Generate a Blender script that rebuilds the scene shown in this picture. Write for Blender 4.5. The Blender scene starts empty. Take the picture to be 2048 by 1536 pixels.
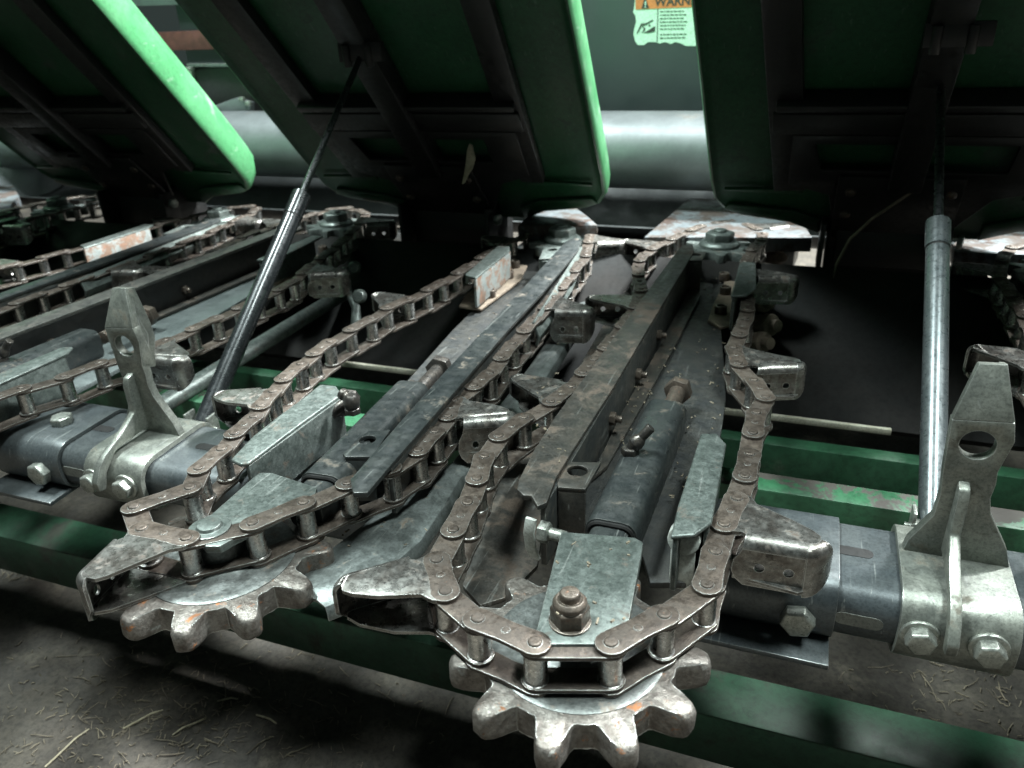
import bpy, bmesh, math, random
from mathutils import Vector, Matrix
from mathutils.geometry import tessellate_polygon
random.seed(7)
C = bpy.context.scene.collection
SC = bpy.context.scene
S = 0.001                       # everything below is written in millimetres
R = math.radians

# ------------------------------------------------------------------ camera
PITCH, YAW, ROLL, CAMH, FPX = 0.468303, 0.378110, -0.0538726, 381.1, 1541.2
def _rot():
    cy, sy = math.cos(YAW), math.sin(YAW)
    yaw = Matrix(((cy, -sy, 0), (sy, cy, 0), (0, 0, 1)))
    c, s = math.cos(PITCH), math.sin(PITCH)
    fwd, up, right = Vector((0, c, -s)), Vector((0, s, c)), Vector((1, 0, 0))
    cr, sr = math.cos(ROLL), math.sin(ROLL)
    r2, u2 = cr*right + sr*up, -sr*right + cr*up
    return yaw @ r2, yaw @ u2, yaw @ fwd
CR, CU, CF = _rot()
cam_d = bpy.data.cameras.new('camera')
cam = bpy.data.objects.new('camera', cam_d); C.objects.link(cam)
m = Matrix.Identity(4)
for i in range(3):
    m[i][0], m[i][1], m[i][2] = CR[i], CU[i], -CF[i]
m[2][3] = CAMH*S
cam.matrix_world = m
cam_d.sensor_width = 36.0; cam_d.lens = FPX*36/2048
cam_d.clip_start = 0.01; cam_d.clip_end = 60
cam_d.dof.use_dof = True; cam_d.dof.focus_distance = 0.62; cam_d.dof.aperture_fstop = 10
SC.camera = cam

# ------------------------------------------------------------------ world and lights
W_ = bpy.data.worlds.new('World'); SC.world = W_; W_.use_nodes = True
bg = W_.node_tree.nodes['Background']
bg.inputs[0].default_value = (0.55, 0.75, 0.70, 1); bg.inputs[1].default_value = 0.055
def area(name, loc, target, size, power, col, sy=None):
    d = bpy.data.lights.new(name, 'AREA'); d.energy = power; d.color = col
    d.shape = 'RECTANGLE'; d.size = size; d.size_y = sy or size
    o = bpy.data.objects.new(name, d); C.objects.link(o)
    o.location = Vector(loc)*S
    o.rotation_euler = (Vector(target)-Vector(loc)).to_track_quat('-Z', 'Y').to_euler()
    return o
area('lamp_back', (900, 2500, 2900), (-200, 800, 0), 0.75, 1020, (0.95, 1.0, 0.99), 0.35)
area('lamp_side', (2250, 2500, 2900), (100, 800, 0), 0.6, 480, (0.95, 1.0, 0.99), 0.35)
area('lamp_over', (800, 420, 2900), (-150, 500, 0), 0.9, 125, (0.88, 1.0, 0.97), 0.5)
area('lamp_left', (-1500, 500, 2900), (-500, 900, 0), 0.8, 190, (0.88, 1.0, 0.98), 0.5)
SC.view_settings.view_transform = 'Standard'; SC.view_settings.look = 'None'
SC.view_settings.exposure = 0.0; SC.view_settings.gamma = 1.0
SC.render.engine = 'CYCLES'
SC.cycles.use_denoising = True
SC.cycles.max_bounces = 6

# ------------------------------------------------------------------ measured points
# the chain rows tip up a little towards the front; they are built flat and turned about y = 1040
TILT = math.atan(0.045)
XF_ROW = Matrix.Translation((0, 1040, 0)) @ Matrix.Rotation(-TILT, 4, 'X') @ Matrix.Translation((0, -1040, 0))
XF = Matrix.Identity(4)
CP = Vector((0, 0, CAMH)); AX = (CR, CU, CF)
def rowmode(on):
    global XF, CP, AX
    XF = XF_ROW.copy() if on else Matrix.Identity(4)
    inv = XF.inverted(); i3 = inv.to_3x3()
    CP = inv @ Vector((0, 0, CAMH)); AX = (i3 @ CR, i3 @ CU, i3 @ CF)
def ray(x, y):
    return AX[0]*((x-1024)/FPX) - AX[1]*((y-768)/FPX) + AX[2]
def W(x, y, z=0.0):
    d = ray(x, y); return CP + d*((z-CP.z)/d.z)
def WX(x, y, X):
    d = ray(x, y); return CP + d*((X-CP.x)/d.x)
def WY(x, y, Y):
    d = ray(x, y); return CP + d*((Y-CP.y)/d.y)
def WP(pts, z): return [W(x, y, z) for x, y in pts]

# ------------------------------------------------------------------ materials
def mat(name, c1, c2=None, metal=0.0, rough=0.5, rvar=0.12, scale=18.0, rust=None, rust_t=0.62, rust_s=30.0,
        dirt=None, dirt_t=0.5, dirt_s=9.0, bump=0.0, bump_s=120.0, wear=None, wear_r=0.0012, scratch=0.0, spec=0.5, stretch=(1, 1, 1), coat=0.0, fine=0.38, topwear=None, vary=0.08):
    big = name in ('faded_green_skin', 'green_plastic', 'green_paint', 'worn_green_beam', 'back_sheet', 'barn_floor', 'auger_steel', 'trough_steel', 'black_sheet', 'shaded_grimy_beam', 'peeling_paint', 'straw', 'chaff')
    K = 1.0 if big else 2.3
    scale *= K; dirt_s *= K; rust_s *= K*0.9; bump_s *= (1.0 if big else 2.6)
    M = bpy.data.materials.new(name); M.use_nodes = True
    nt = M.node_tree; N = nt.nodes; L = nt.links
    p = N['Principled BSDF']
    tc = N.new('ShaderNodeTexCoord')
    info = N.new('ShaderNodeObjectInfo')
    mp = N.new('ShaderNodeMapping'); mp.inputs['Scale'].default_value = stretch
    add = N.new('ShaderNodeVectorMath'); add.operation = 'ADD'
    mul = N.new('ShaderNodeVectorMath'); mul.operation = 'SCALE'; mul.inputs['Scale'].default_value = 7.3
    comb = N.new('ShaderNodeCombineXYZ')
    for k in range(3): L.new(info.outputs['Random'], comb.inputs[k])
    L.new(comb.outputs[0], mul.inputs[0])
    L.new(tc.outputs['Object'], add.inputs[0]); L.new(mul.outputs[0], add.inputs[1])
    L.new(add.outputs[0], mp.inputs['Vector'])
    vec = mp.outputs[0]
    def noise(sc, det=5, rg=0.6, off=0):
        n = N.new('ShaderNodeTexNoise'); n.inputs['Scale'].default_value = sc
        n.inputs['Detail'].default_value = det; n.inputs['Roughness'].default_value = rg
        n.inputs['Distortion'].default_value = 0.3
        L.new(vec, n.inputs['Vector']); return n.outputs[0]
    def ramp(src, a, b):
        r = N.new('ShaderNodeMapRange'); r.inputs['From Min'].default_value = a; r.inputs['From Max'].default_value = b
        r.interpolation_type = 'SMOOTHSTEP'
        L.new(src, r.inputs['Value']); return r.outputs[0]
    def mix(f, a, b):
        x = N.new('ShaderNodeMix'); x.data_type = 'RGBA'
        if hasattr(f, 'is_linked') or not isinstance(f, float): L.new(f, x.inputs[0])
        else: x.inputs[0].default_value = f
        for s, i in ((a, 6), (b, 7)):
            if isinstance(s, tuple): x.inputs[i].default_value = (*s, 1)
            else: L.new(s, x.inputs[i])
        return x.outputs[2]
    def mixf(f, a, b):
        x = N.new('ShaderNodeMix'); x.data_type = 'FLOAT'; L.new(f, x.inputs[0])
        for s, i in ((a, 2), (b, 3)):
            if isinstance(s, (int, float)): x.inputs[i].default_value = s
            else: L.new(s, x.inputs[i])
        return x.outputs[0]
    n1 = noise(scale, 6, 0.65)
    col = mix(ramp(n1, 0.34, 0.66), c1, c2 or tuple(v*0.6 for v in c1))
    rg = mixf(ramp(noise(scale*2.7, 4), 0.3, 0.7), max(0.02, rough-rvar), rough+rvar)
    met = metal
    if scratch:
        w = N.new('ShaderNodeTexNoise'); w.inputs['Scale'].default_value = 260; w.inputs['Detail'].default_value = 3
        m2 = N.new('ShaderNodeMapping'); m2.inputs['Scale'].default_value = (1, 0.05, 0.3); m2.inputs['Rotation'].default_value = (0.2, 0.1, 0.6)
        L.new(add.outputs[0], m2.inputs[0]); L.new(m2.outputs[0], w.inputs['Vector'])
        f = ramp(w.outputs[0], 0.64, 0.72)
        ff = N.new('ShaderNodeMath'); ff.operation = 'MULTIPLY'; L.new(f, ff.inputs[0]); ff.inputs[1].default_value = scratch
        col = mix(ff.outputs[0], col, (0.42, 0.44, 0.42))
    if dirt:
        f = ramp(noise(dirt_s, 8, 0.7), dirt_t, dirt_t+0.13)
        col = mix(f, col, dirt)
        rg = mixf(f, rg, 0.8)
        met = mixf(f, met, metal*0.25)
    if fine:
        hs = N.new('ShaderNodeMath'); hs.operation = 'MULTIPLY_ADD'; hs.inputs[1].default_value = -fine; hs.inputs[2].default_value = 1.0
        L.new(ramp(noise(130 if big else 420, 7, 0.75), 0.42, 0.66), hs.inputs[0])
        vm = N.new('ShaderNodeMix'); vm.data_type = 'RGBA'; vm.blend_type = 'MULTIPLY'; vm.inputs[0].default_value = 1.0
        hv = N.new('ShaderNodeMapRange'); hv.inputs['To Min'].default_value = 1-vary; hv.inputs['To Max'].default_value = 1+vary
        L.new(info.outputs['Random'], hv.inputs['Value'])
        hm = N.new('ShaderNodeMath'); hm.operation = 'MULTIPLY'; L.new(hs.outputs[0], hm.inputs[0]); L.new(hv.outputs[0], hm.inputs[1])
        L.new(col, vm.inputs[6]); L.new(hm.outputs[0], vm.inputs[7]); col = vm.outputs[2]
    if topwear:
        ge = N.new('ShaderNodeNewGeometry'); sx = N.new('ShaderNodeSeparateXYZ'); L.new(ge.outputs['Normal'], sx.inputs[0])
        mm = N.new('ShaderNodeMath'); mm.operation = 'MULTIPLY'; L.new(ramp(sx.outputs['Z'], 0.3, 0.9), mm.inputs[0]); L.new(ramp(noise(13, 8, 0.75), 0.49, 0.55), mm.inputs[1])
        col = mix(mm.outputs[0], col, topwear); rg = mixf(mm.outputs[0], rg, 0.75)
    if wear:
        bv = N.new('ShaderNodeBevel'); bv.samples = 4; bv.inputs['Radius'].default_value = wear_r
        ge = N.new('ShaderNodeNewGeometry')
        dt = N.new('ShaderNodeVectorMath'); dt.operation = 'DOT_PRODUCT'
        L.new(bv.outputs[0], dt.inputs[0]); L.new(ge.outputs['Normal'], dt.inputs[1])
        sb = N.new('ShaderNodeMath'); sb.operation = 'SUBTRACT'; sb.inputs[0].default_value = 1.0; L.new(dt.outputs['Value'], sb.inputs[1])
        nn = N.new('ShaderNodeMath'); nn.operation = 'MULTIPLY'; L.new(sb.outputs[0], nn.inputs[0]); L.new(noise(60, 4), nn.inputs[1])
        f = ramp(nn.outputs[0], 0.015, 0.09)
        col = mix(f, col, wear)
        rg = mixf(f, rg, 0.32)
        met = mixf(f, met, 0.9)
    if rust:
        f = ramp(noise(rust_s, 8, 0.72), rust_t, rust_t+0.07)
        rc = mix(ramp(noise(90, 4), 0.35, 0.65), rust, tuple(v*0.45 for v in rust))
        col = mix(f, col, rc); rg = mixf(f, rg, 0.85); met = mixf(f, met, 0.0)
    L.new(col, p.inputs['Base Color']); L.new(rg, p.inputs['Roughness'])
    if isinstance(met, (int, float)): p.inputs['Metallic'].default_value = met
    else: L.new(met, p.inputs['Metallic'])
    p.inputs['Specular IOR Level'].default_value = spec
    p.inputs['Coat Weight'].default_value = coat
    if bump:
        b = N.new('ShaderNodeBump'); b.inputs['Strength'].default_value = bump; b.inputs['Distance'].default_value = 0.0012
        L.new(noise(bump_s, 6, 0.6), b.inputs['Height']); L.new(b.outputs[0], p.inputs['Normal'])
    return M
EDGE = (0.62, 0.64, 0.62)
MT = {
 'chain': mat('chain_steel', (0.112, 0.090, 0.074), (0.056, 0.044, 0.036), 0.5, 0.46, scale=45, rust=(0.30, 0.12, 0.05), rust_t=0.655, rust_s=55, dirt=(0.060, 0.048, 0.039), dirt_t=0.49, dirt_s=30, bump=0.35, bump_s=260, wear=EDGE, wear_r=0.0011, vary=0.24),
 'roller': mat('roller_steel', (0.58, 0.58, 0.56), (0.40, 0.40, 0.39), 1.0, 0.30, 0.07, scale=60, bump=0.05, bump_s=400, dirt=(0.12, 0.09, 0.07), dirt_t=0.62, dirt_s=70),
 'paddle': mat('paddle_steel', (0.28, 0.28, 0.265), (0.15, 0.138, 0.125), 0.85, 0.33, 0.1, scale=30, rust=(0.28, 0.13, 0.06), rust_t=0.68, rust_s=45, dirt=(0.085, 0.068, 0.055), dirt_t=0.54, dirt_s=26, wear=EDGE, bump=0.12, bump_s=250, vary=0.2),
 'galv': mat('galvanised_steel', (0.180, 0.208, 0.196), (0.098, 0.118, 0.110), 0.55, 0.45, scale=40, dirt=(0.115, 0.098, 0.08), dirt_t=0.565, dirt_s=20, wear=EDGE, bump=0.18, bump_s=220, scratch=0.4, rust=(0.22, 0.11, 0.06), rust_t=0.72, rust_s=35),
 'zinc': mat('zinc_plate', (0.29, 0.305, 0.27), (0.17, 0.183, 0.165), 0.6, 0.42, scale=14, dirt=(0.13, 0.12, 0.095), dirt_t=0.56, dirt_s=13, wear=EDGE, bump=0.12, bump_s=260, scratch=0.3),
 'zincbolt': mat('zinc_bolt', (0.40, 0.42, 0.38), (0.27, 0.285, 0.26), 0.7, 0.38, scale=60, wear=EDGE),
 'dark': mat('dark_paint', (0.024, 0.029, 0.030), (0.040, 0.045, 0.044), 0.15, 0.40, 0.14, scale=16, dirt=(0.13, 0.11, 0.088), dirt_t=0.575, dirt_s=17, wear=(0.16, 0.165, 0.155), bump=0.08, bump_s=200, scratch=0.22, rust=(0.13, 0.075, 0.048), rust_t=0.64, rust_s=18),
 'rail': mat('worn_rail', (0.050, 0.050, 0.046), (0.085, 0.077, 0.066), 0.45, 0.45, 0.12, scale=22, dirt=(0.092, 0.070, 0.054), dirt_t=0.50, dirt_s=11, rust=(0.26, 0.115, 0.055), rust_t=0.665, rust_s=40, wear=(0.3, 0.29, 0.27), bump=0.2, bump_s=220, scratch=0.3),
 'railside': mat('dark_rail', (0.045, 0.050, 0.050), (0.075, 0.075, 0.068), 0.3, 0.40, 0.1, scale=22, dirt=(0.10, 0.085, 0.07), dirt_t=0.56, dirt_s=12, wear=(0.3, 0.3, 0.28), bump=0.1, bump_s=220, scratch=0.2),
 'railpale': mat('pale_rail', (0.17, 0.165, 0.15), (0.10, 0.10, 0.095), 0.5, 0.42, scale=22, dirt=(0.14, 0.12, 0.1), dirt_t=0.56, dirt_s=11, wear=EDGE, bump=0.15, bump_s=220, scratch=0.3),
 'paledeck': mat('pale_deck', (0.17, 0.195, 0.195), (0.12, 0.14, 0.14), 0.4, 0.42, scale=8, dirt=(0.12, 0.11, 0.095), dirt_t=0.64, dirt_s=14, bump=0.1, bump_s=220),
 'grit': mat('oily_deck', (0.032, 0.035, 0.036), (0.052, 0.052, 0.048), 0.2, 0.48, scale=20, dirt=(0.095, 0.078, 0.062), dirt_t=0.60, dirt_s=14, bump=0.4, bump_s=340, scratch=0.15),
 'deck': mat('polished_deck', (0.22, 0.245, 0.24), (0.12, 0.135, 0.13), 0.6, 0.38, 0.1, scale=20, dirt=(0.16, 0.13, 0.10), dirt_t=0.60, dirt_s=18, rust=(0.30, 0.14, 0.06), rust_t=0.70, rust_s=28, wear=EDGE, bump=0.1, bump_s=200, scratch=0.4),
 'cast': mat('cast_iron', (0.24, 0.225, 0.205), (0.125, 0.108, 0.095), 0.55, 0.42, 0.12, scale=34, rust=(0.30, 0.125, 0.05), rust_t=0.585, rust_s=30, wear=EDGE, wear_r=0.002, bump=0.8, bump_s=95, dirt=(0.36, 0.37, 0.35), dirt_t=0.62, dirt_s=40),
 'hub': mat('idler_hub', (0.20, 0.215, 0.21), (0.12, 0.13, 0.125), 0.6, 0.42, scale=40, dirt=(0.20, 0.17, 0.14), dirt_t=0.56, dirt_s=24, bump=0.2, bump_s=220),
 'rustbolt': mat('rusty_bolt', (0.13, 0.105, 0.085), (0.085, 0.07, 0.058), 0.5, 0.45, scale=60, rust=(0.28, 0.12, 0.06), rust_t=0.60, rust_s=70, wear=(0.42, 0.38, 0.34), bump=0.25, bump_s=260),
 'blackbolt': mat('black_bolt', (0.05, 0.048, 0.046), (0.09, 0.08, 0.07), 0.6, 0.38, scale=60, wear=(0.3, 0.28, 0.26), bump=0.2, bump_s=260),
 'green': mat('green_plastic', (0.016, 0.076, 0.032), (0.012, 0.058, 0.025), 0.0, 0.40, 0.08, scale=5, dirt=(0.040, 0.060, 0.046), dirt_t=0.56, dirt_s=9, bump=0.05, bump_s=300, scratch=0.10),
 'greenpaint': mat('green_paint', (0.024, 0.082, 0.042), (0.016, 0.058, 0.030), 0.0, 0.42, scale=8, dirt=(0.13, 0.12, 0.095), dirt_t=0.585, dirt_s=5, bump=0.06, bump_s=200, rust=(0.14, 0.10, 0.085), rust_t=0.66, rust_s=14),
 'wornbeam': mat('worn_green_beam', (0.030, 0.115, 0.055), (0.024, 0.09, 0.045), 0.0, 0.42, scale=8, dirt=(0.10, 0.095, 0.075), dirt_t=0.64, dirt_s=6, bump=0.06, bump_s=200, topwear=(0.040, 0.036, 0.030)),
 'trough': mat('trough_steel', (0.030, 0.034, 0.035), (0.020, 0.023, 0.024), 0.2, 0.55, scale=7, dirt=(0.040, 0.032, 0.025), dirt_t=0.56, dirt_s=7, bump=0.1),
 'blacksheet': mat('black_sheet', (0.010, 0.011, 0.011), (0.015, 0.014, 0.013), 0.0, 0.7, scale=5, spec=0.15),
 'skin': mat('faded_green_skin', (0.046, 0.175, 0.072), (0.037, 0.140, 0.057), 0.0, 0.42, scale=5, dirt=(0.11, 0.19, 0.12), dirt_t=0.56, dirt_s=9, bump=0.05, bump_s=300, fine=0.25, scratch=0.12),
 'lowbeam': mat('shaded_grimy_beam', (0.018, 0.060, 0.032), (0.012, 0.042, 0.023), 0.0, 0.55, scale=8, dirt=(0.032, 0.036, 0.027), dirt_t=0.52, dirt_s=10, bump=0.1, bump_s=200, spec=0.3),  # grime, plus a darker green for the shade on the low beam
 'black': mat('black_frame', (0.010, 0.0105, 0.0105), (0.014, 0.0135, 0.013), 0.1, 0.45, scale=20, dirt=(0.032, 0.028, 0.024), dirt_t=0.62, dirt_s=12, bump=0.06),
 'strut': mat('strut_black', (0.018, 0.021, 0.023), (0.026, 0.030, 0.032), 0.4, 0.30, 0.06, scale=30, dirt=(0.14, 0.16, 0.16), dirt_t=0.66, dirt_s=90, coat=0.3),
 'strutgrey': mat('strut_dusty', (0.085, 0.10, 0.105), (0.12, 0.135, 0.14), 0.55, 0.33, 0.08, scale=30, dirt=(0.24, 0.27, 0.27), dirt_t=0.66, dirt_s=150, coat=0.15),
 'auger': mat('auger_steel', (0.165, 0.18, 0.187), (0.125, 0.137, 0.143), 0.55, 0.46, 0.05, scale=9, dirt=(0.10, 0.085, 0.07), dirt_t=0.60, dirt_s=6, bump=0.04, bump_s=60, fine=0.08),
 'sheet': mat('back_sheet', (0.034, 0.042, 0.045), (0.028, 0.035, 0.038), 0.0, 0.45, scale=4, fine=0.06, dirt=(0.045, 0.048, 0.046), dirt_t=0.6, dirt_s=3),
 'maroon': mat('maroon_paint', (0.10, 0.035, 0.03), None, 0.0, 0.5),
 'peel': mat('peeling_paint', (0.115, 0.132, 0.140), (0.085, 0.098, 0.105), 0.0, 0.5, scale=20, dirt=(0.045, 0.033, 0.026), dirt_t=0.46, dirt_s=17, rust=(0.055, 0.032, 0.023), rust_t=0.54, rust_s=20, bump=0.3, bump_s=90),
 'guidepeel': mat('chipped_guide', (0.34, 0.37, 0.36), (0.26, 0.29, 0.28), 0.3, 0.45, scale=20, dirt=(0.18, 0.115, 0.08), dirt_t=0.44, dirt_s=16, rust=(0.26, 0.14, 0.09), rust_t=0.55, rust_s=22, bump=0.25, bump_s=120),
 'floor': mat('barn_floor', (0.068, 0.059, 0.047), (0.042, 0.037, 0.031), 0.0, 0.8, scale=14, dirt=(0.10, 0.088, 0.068), dirt_t=0.54, dirt_s=11, bump=0.9, bump_s=130, fine=0.5),
 'straw': mat('straw', (0.40, 0.36, 0.25), (0.28, 0.245, 0.165), 0.0, 0.65, scale=40),
 'chaff': mat('chaff', (0.23, 0.195, 0.14), (0.11, 0.092, 0.068), 0.0, 0.8, scale=30),
 'white': mat('white_plastic', (0.62, 0.66, 0.62), (0.48, 0.50, 0.46), 0.0, 0.4, scale=30, dirt=(0.25, 0.21, 0.16), dirt_t=0.62, dirt_s=30),
 'cream': mat('lit_floor_strip', (0.72, 0.70, 0.58), (0.60, 0.57, 0.45), 0.0, 0.6, scale=30),
 'tube': mat('tube_paint', (0.065, 0.077, 0.083), (0.098, 0.110, 0.113), 0.35, 0.38, 0.08, scale=9, dirt=(0.16, 0.14, 0.12), dirt_t=0.62, dirt_s=10, wear=(0.3, 0.31, 0.3), bump=0.05, bump_s=240, scratch=0.3),
 'slotlit': mat('slot_lit_tone', (0.22, 0.23, 0.21), (0.16, 0.17, 0.155), 0.3, 0.5, scale=10),
 'rubber_slot_shade': mat('rubber_slot_shade', (0.012, 0.012, 0.012), None, 0.0, 0.6),
 'dust': mat('dusty_base', (0.22, 0.175, 0.13), (0.14, 0.11, 0.085), 0.1, 0.75, scale=25, bump=0.4, bump_s=160, dirt=(0.3, 0.26, 0.2), dirt_t=0.6, dirt_s=30),
 'orange': mat('decal_orange', (0.50, 0.17, 0.05), (0.42, 0.14, 0.045), 0.0, 0.5),
 'paper': mat('decal_paper', (0.46, 0.64, 0.52), (0.42, 0.60, 0.48), 0.0, 0.5),
 'ink': mat('decal_ink', (0.03, 0.035, 0.03), None, 0.0, 0.6),
 'web': mat('cobweb', (0.6, 0.6, 0.58), None, 0.0, 0.5),
}

# ------------------------------------------------------------------ mesh building (world millimetres)
class MB:
    def __init__(s): s.bm = bmesh.new()
    def face(s, vs):
        try: return s.bm.faces.new(vs)
        except ValueError: return None
    def extrude_poly(s, pts, off, holes=()):
        """closed 3-D outline (planar) pushed along OFF, with holes."""
        loops = [[Vector(p) for p in pts]] + [[Vector(p) for p in h] for h in holes]
        off = Vector(off)
        flat = [p for l in loops for p in l]
        a = [s.bm.verts.new(p) for p in flat]; b = [s.bm.verts.new(p+off) for p in flat]
        if holes:
            for t in tessellate_polygon(loops):
                s.face([a[i] for i in t]); s.face([b[i] for i in reversed(t)])
        else:
            s.face(a); s.face(list(reversed(b)))
        k = 0
        for l in loops:
            n = len(l)
            for i in range(n):
                j = (i+1) % n
                s.face([a[k+i], b[k+i], b[k+j], a[k+j]])
            k += n
        return s
    def prism(s, pts2, z0, z1, holes=()):
        return s.extrude_poly([(p[0], p[1], z0) for p in pts2], (0, 0, z1-z0), [[(q[0], q[1], z0) for q in h] for h in holes])
    def box(s, c, size, rot=None, taper=1.0):
        c = Vector(c); hx, hy, hz = size[0]/2, size[1]/2, size[2]/2
        rot = rot or Matrix.Identity(3)
        v = []
        for z in (-1, 1):
            t = taper if z > 0 else 1
            for x, y in ((-1, -1), (1, -1), (1, 1), (-1, 1)):
                v.append(s.bm.verts.new(c + rot @ Vector((x*hx*t, y*hy*t, z*hz))))
        for f in ((3, 2, 1, 0), (4, 5, 6, 7), (0, 1, 5, 4), (1, 2, 6, 5), (2, 3, 7, 6), (3, 0, 4, 7)):
            s.face([v[i] for i in f])
        return s
    def lathe(s, prof, base, axis=(0, 0, 1), seg=24, phase=0.0):
        """prof = [(r, h)...] along AXIS from BASE."""
        q = Vector(axis).normalized().to_track_quat('Z', 'Y').to_matrix(); base = Vector(base)
        rings = []
        for r, h in prof:
            if r < 1e-6: rings.append([s.bm.verts.new(base+q@Vector((0, 0, h)))]); continue
            rings.append([s.bm.verts.new(base+q@Vector((r*math.cos(phase+2*math.pi*i/seg), r*math.sin(phase+2*math.pi*i/seg), h))) for i in range(seg)])
        for A, B in zip(rings, rings[1:]):
            for i in range(seg):
                j = (i+1) % seg
                if len(A) == 1 and len(B) == 1: continue
                if len(A) == 1: s.face([A[0], B[i], B[j]])
                elif len(B) == 1: s.face([A[i], A[j], B[0]])
                else: s.face([A[i], A[j], B[j], B[i]])
        if len(rings[0]) > 1: s.face(list(reversed(rings[0])))
        if len(rings[-1]) > 1: s.face(rings[-1])
        return s
    def cyl(s, p0, p1, r, seg=20, r1=None):
        p0, p1 = Vector(p0), Vector(p1); d = p1-p0
        return s.lathe([(r, 0), (r if r1 is None else r1, d.length)], p0, d, seg)
    def hexa(s, base, axis, r, h, ph=0.0):
        return s.lathe([(r, 0), (r, h*0.85), (r*0.86, h)], base, axis, 6, ph)
    def tube(s, pts, r, seg=8):
        pts = [Vector(p) for p in pts]; rings = []
        for i, p in enumerate(pts):
            d = (pts[min(i+1, len(pts)-1)] - pts[max(i-1, 0)]).normalized()
            q = d.to_track_quat('Z', 'Y').to_matrix()
            rr = r[i] if isinstance(r, (list, tuple)) else r
            rings.append([s.bm.verts.new(p + q@Vector((rr*math.cos(2*math.pi*k/seg), rr*math.sin(2*math.pi*k/seg), 0))) for k in range(seg)])
        for A, B in zip(rings, rings[1:]):
            for k in range(seg):
                s.face([A[k], A[(k+1) % seg], B[(k+1) % seg], B[k]])
        s.face(list(reversed(rings[0]))); s.face(rings[-1])
        return s
    def profile(s, prof, p0, p1, hollow=None, up=(0, 0, 1)):
        """closed 2-D profile (a across, b up) swept straight from p0 to p1."""
        p0, p1 = Vector(p0), Vector(p1); d = (p1-p0).normalized()
        side = d.cross(Vector(up)).normalized(); u = side.cross(d)
        f = lambda p, a, b: p + side*a + u*b
        loops = [[f(p0, a, b) for a, b in prof]]
        hs = [[f(p0, a, b) for a, b in hollow]] if hollow else ()
        return s.extrude_poly(loops[0], p1-p0, hs)
    def grid(s, rows):
        """rows of 3-D points -> quad sheet"""
        vs = [[s.bm.verts.new(p) for p in r] for r in rows]
        for A, B in zip(vs, vs[1:]):
            for i in range(len(A)-1): s.face([A[i], A[i+1], B[i+1], B[i]])
        return s
    def thick(s, t):
        bmesh.ops.recalc_face_normals(s.bm, faces=s.bm.faces[:])
        bmesh.ops.solidify(s.bm, geom=s.bm.faces[:], thickness=t); return s
    def merge(s, o, M=None):
        me = bpy.data.meshes.new('tmp'); o.bm.to_mesh(me)
        n0 = len(s.bm.verts); s.bm.from_mesh(me); bpy.data.meshes.remove(me); return s

def rrect(w, h, r, n=4):
    out = []
    for cx, cy, a in ((w/2-r, h/2-r, 0), (-w/2+r, h/2-r, 90), (-w/2+r, -h/2+r, 180), (w/2-r, -h/2+r, 270)):
        for k in range(n+1):
            t = R(a+90*k/n); out.append((cx+r*math.cos(t), cy+r*math.sin(t)))
    return out
def circ(cx, cy, r, n=20, ry=None):
    return [(cx+r*math.cos(2*math.pi*i/n), cy+(ry or r)*math.sin(2*math.pi*i/n)) for i in range(n)]

BASE = {}
def finish(mb, loc, bevel=0.0, seg=2, ang=32, sharp=38):
    bm = mb.bm
    bmesh.ops.remove_doubles(bm, verts=bm.verts[:], dist=0.001)
    bmesh.ops.recalc_face_normals(bm, faces=bm.faces[:])
    if bevel > 0:
        es = [e for e in bm.edges if len(e.link_faces) == 2 and e.calc_face_angle(0) > R(ang)]
        if es:
            bmesh.ops.bevel(bm, geom=es, offset=bevel, segments=seg, profile=0.5, affect='EDGES', clamp_overlap=True)
    wl = XF @ Vector(loc)
    for v in bm.verts: v.co = (XF @ v.co - wl)*S
    me = bpy.data.meshes.new('mesh'); bm.to_mesh(me); bm.free()
    for p in me.polygons: p.use_smooth = True
    me.set_sharp_from_angle(angle=R(sharp))
    return me
def thing(name, label, cat, loc=(0, 0, 0), group=None):
    o = bpy.data.objects.new(name, None); C.objects.link(o); o.empty_display_size = 0.02
    o.location = (XF @ Vector(loc))*S; o['label'] = label; o['category'] = cat
    if group: o['group'] = group
    BASE[o.name] = tuple(loc); return o
def root_loc(o):
    while o.parent: o = o.parent
    return BASE.get(o.name, tuple(v/S for v in o.location))
def part(name, mb, mt, parent, bevel=0.0, seg=2, label=None, sharp=38):
    me = finish(mb, root_loc(parent), bevel, seg, sharp=sharp)
    me.materials.append(MT[mt]); me.name = name
    o = bpy.data.objects.new(name, me); C.objects.link(o); o.parent = parent
    if label: o['label'] = label
    return o
def single(name, mb, mt, label, cat, loc=(0, 0, 0), group=None, bevel=0.0, seg=2, kind=None, sharp=38):
    me = finish(mb, loc, bevel, seg, sharp=sharp); me.materials.append(MT[mt]); me.name = name
    o = bpy.data.objects.new(name, me); C.objects.link(o); o.location = (XF @ Vector(loc))*S
    BASE[o.name] = tuple(loc)
    if label: o['label'] = label; o['category'] = cat
    if group: o['group'] = group
    if kind: o['kind'] = kind
    return o
def copy_tree(o, parent=None):
    c = o.copy(); C.objects.link(c)
    if parent: c.parent = parent
    for ch in list(o.children): copy_tree(ch, c)
    return c
def dup(o, dx, label, dy=0, dz=0):
    c = copy_tree(o); c.location = o.location + Vector((dx, dy, dz))*S; c['label'] = label
    BASE[c.name] = tuple(v/S for v in c.location); return c
ROW = 762.0

# ================================================================== SETTING
FZ = -430.0
fl = MB(); fl.grid([[(-5000+i*500, -1500+j*500, FZ) for i in range(21)] for j in range(15)])
single('floor', fl, 'floor', 'dusty dark concrete barn floor', 'floor', kind='structure')

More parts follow.
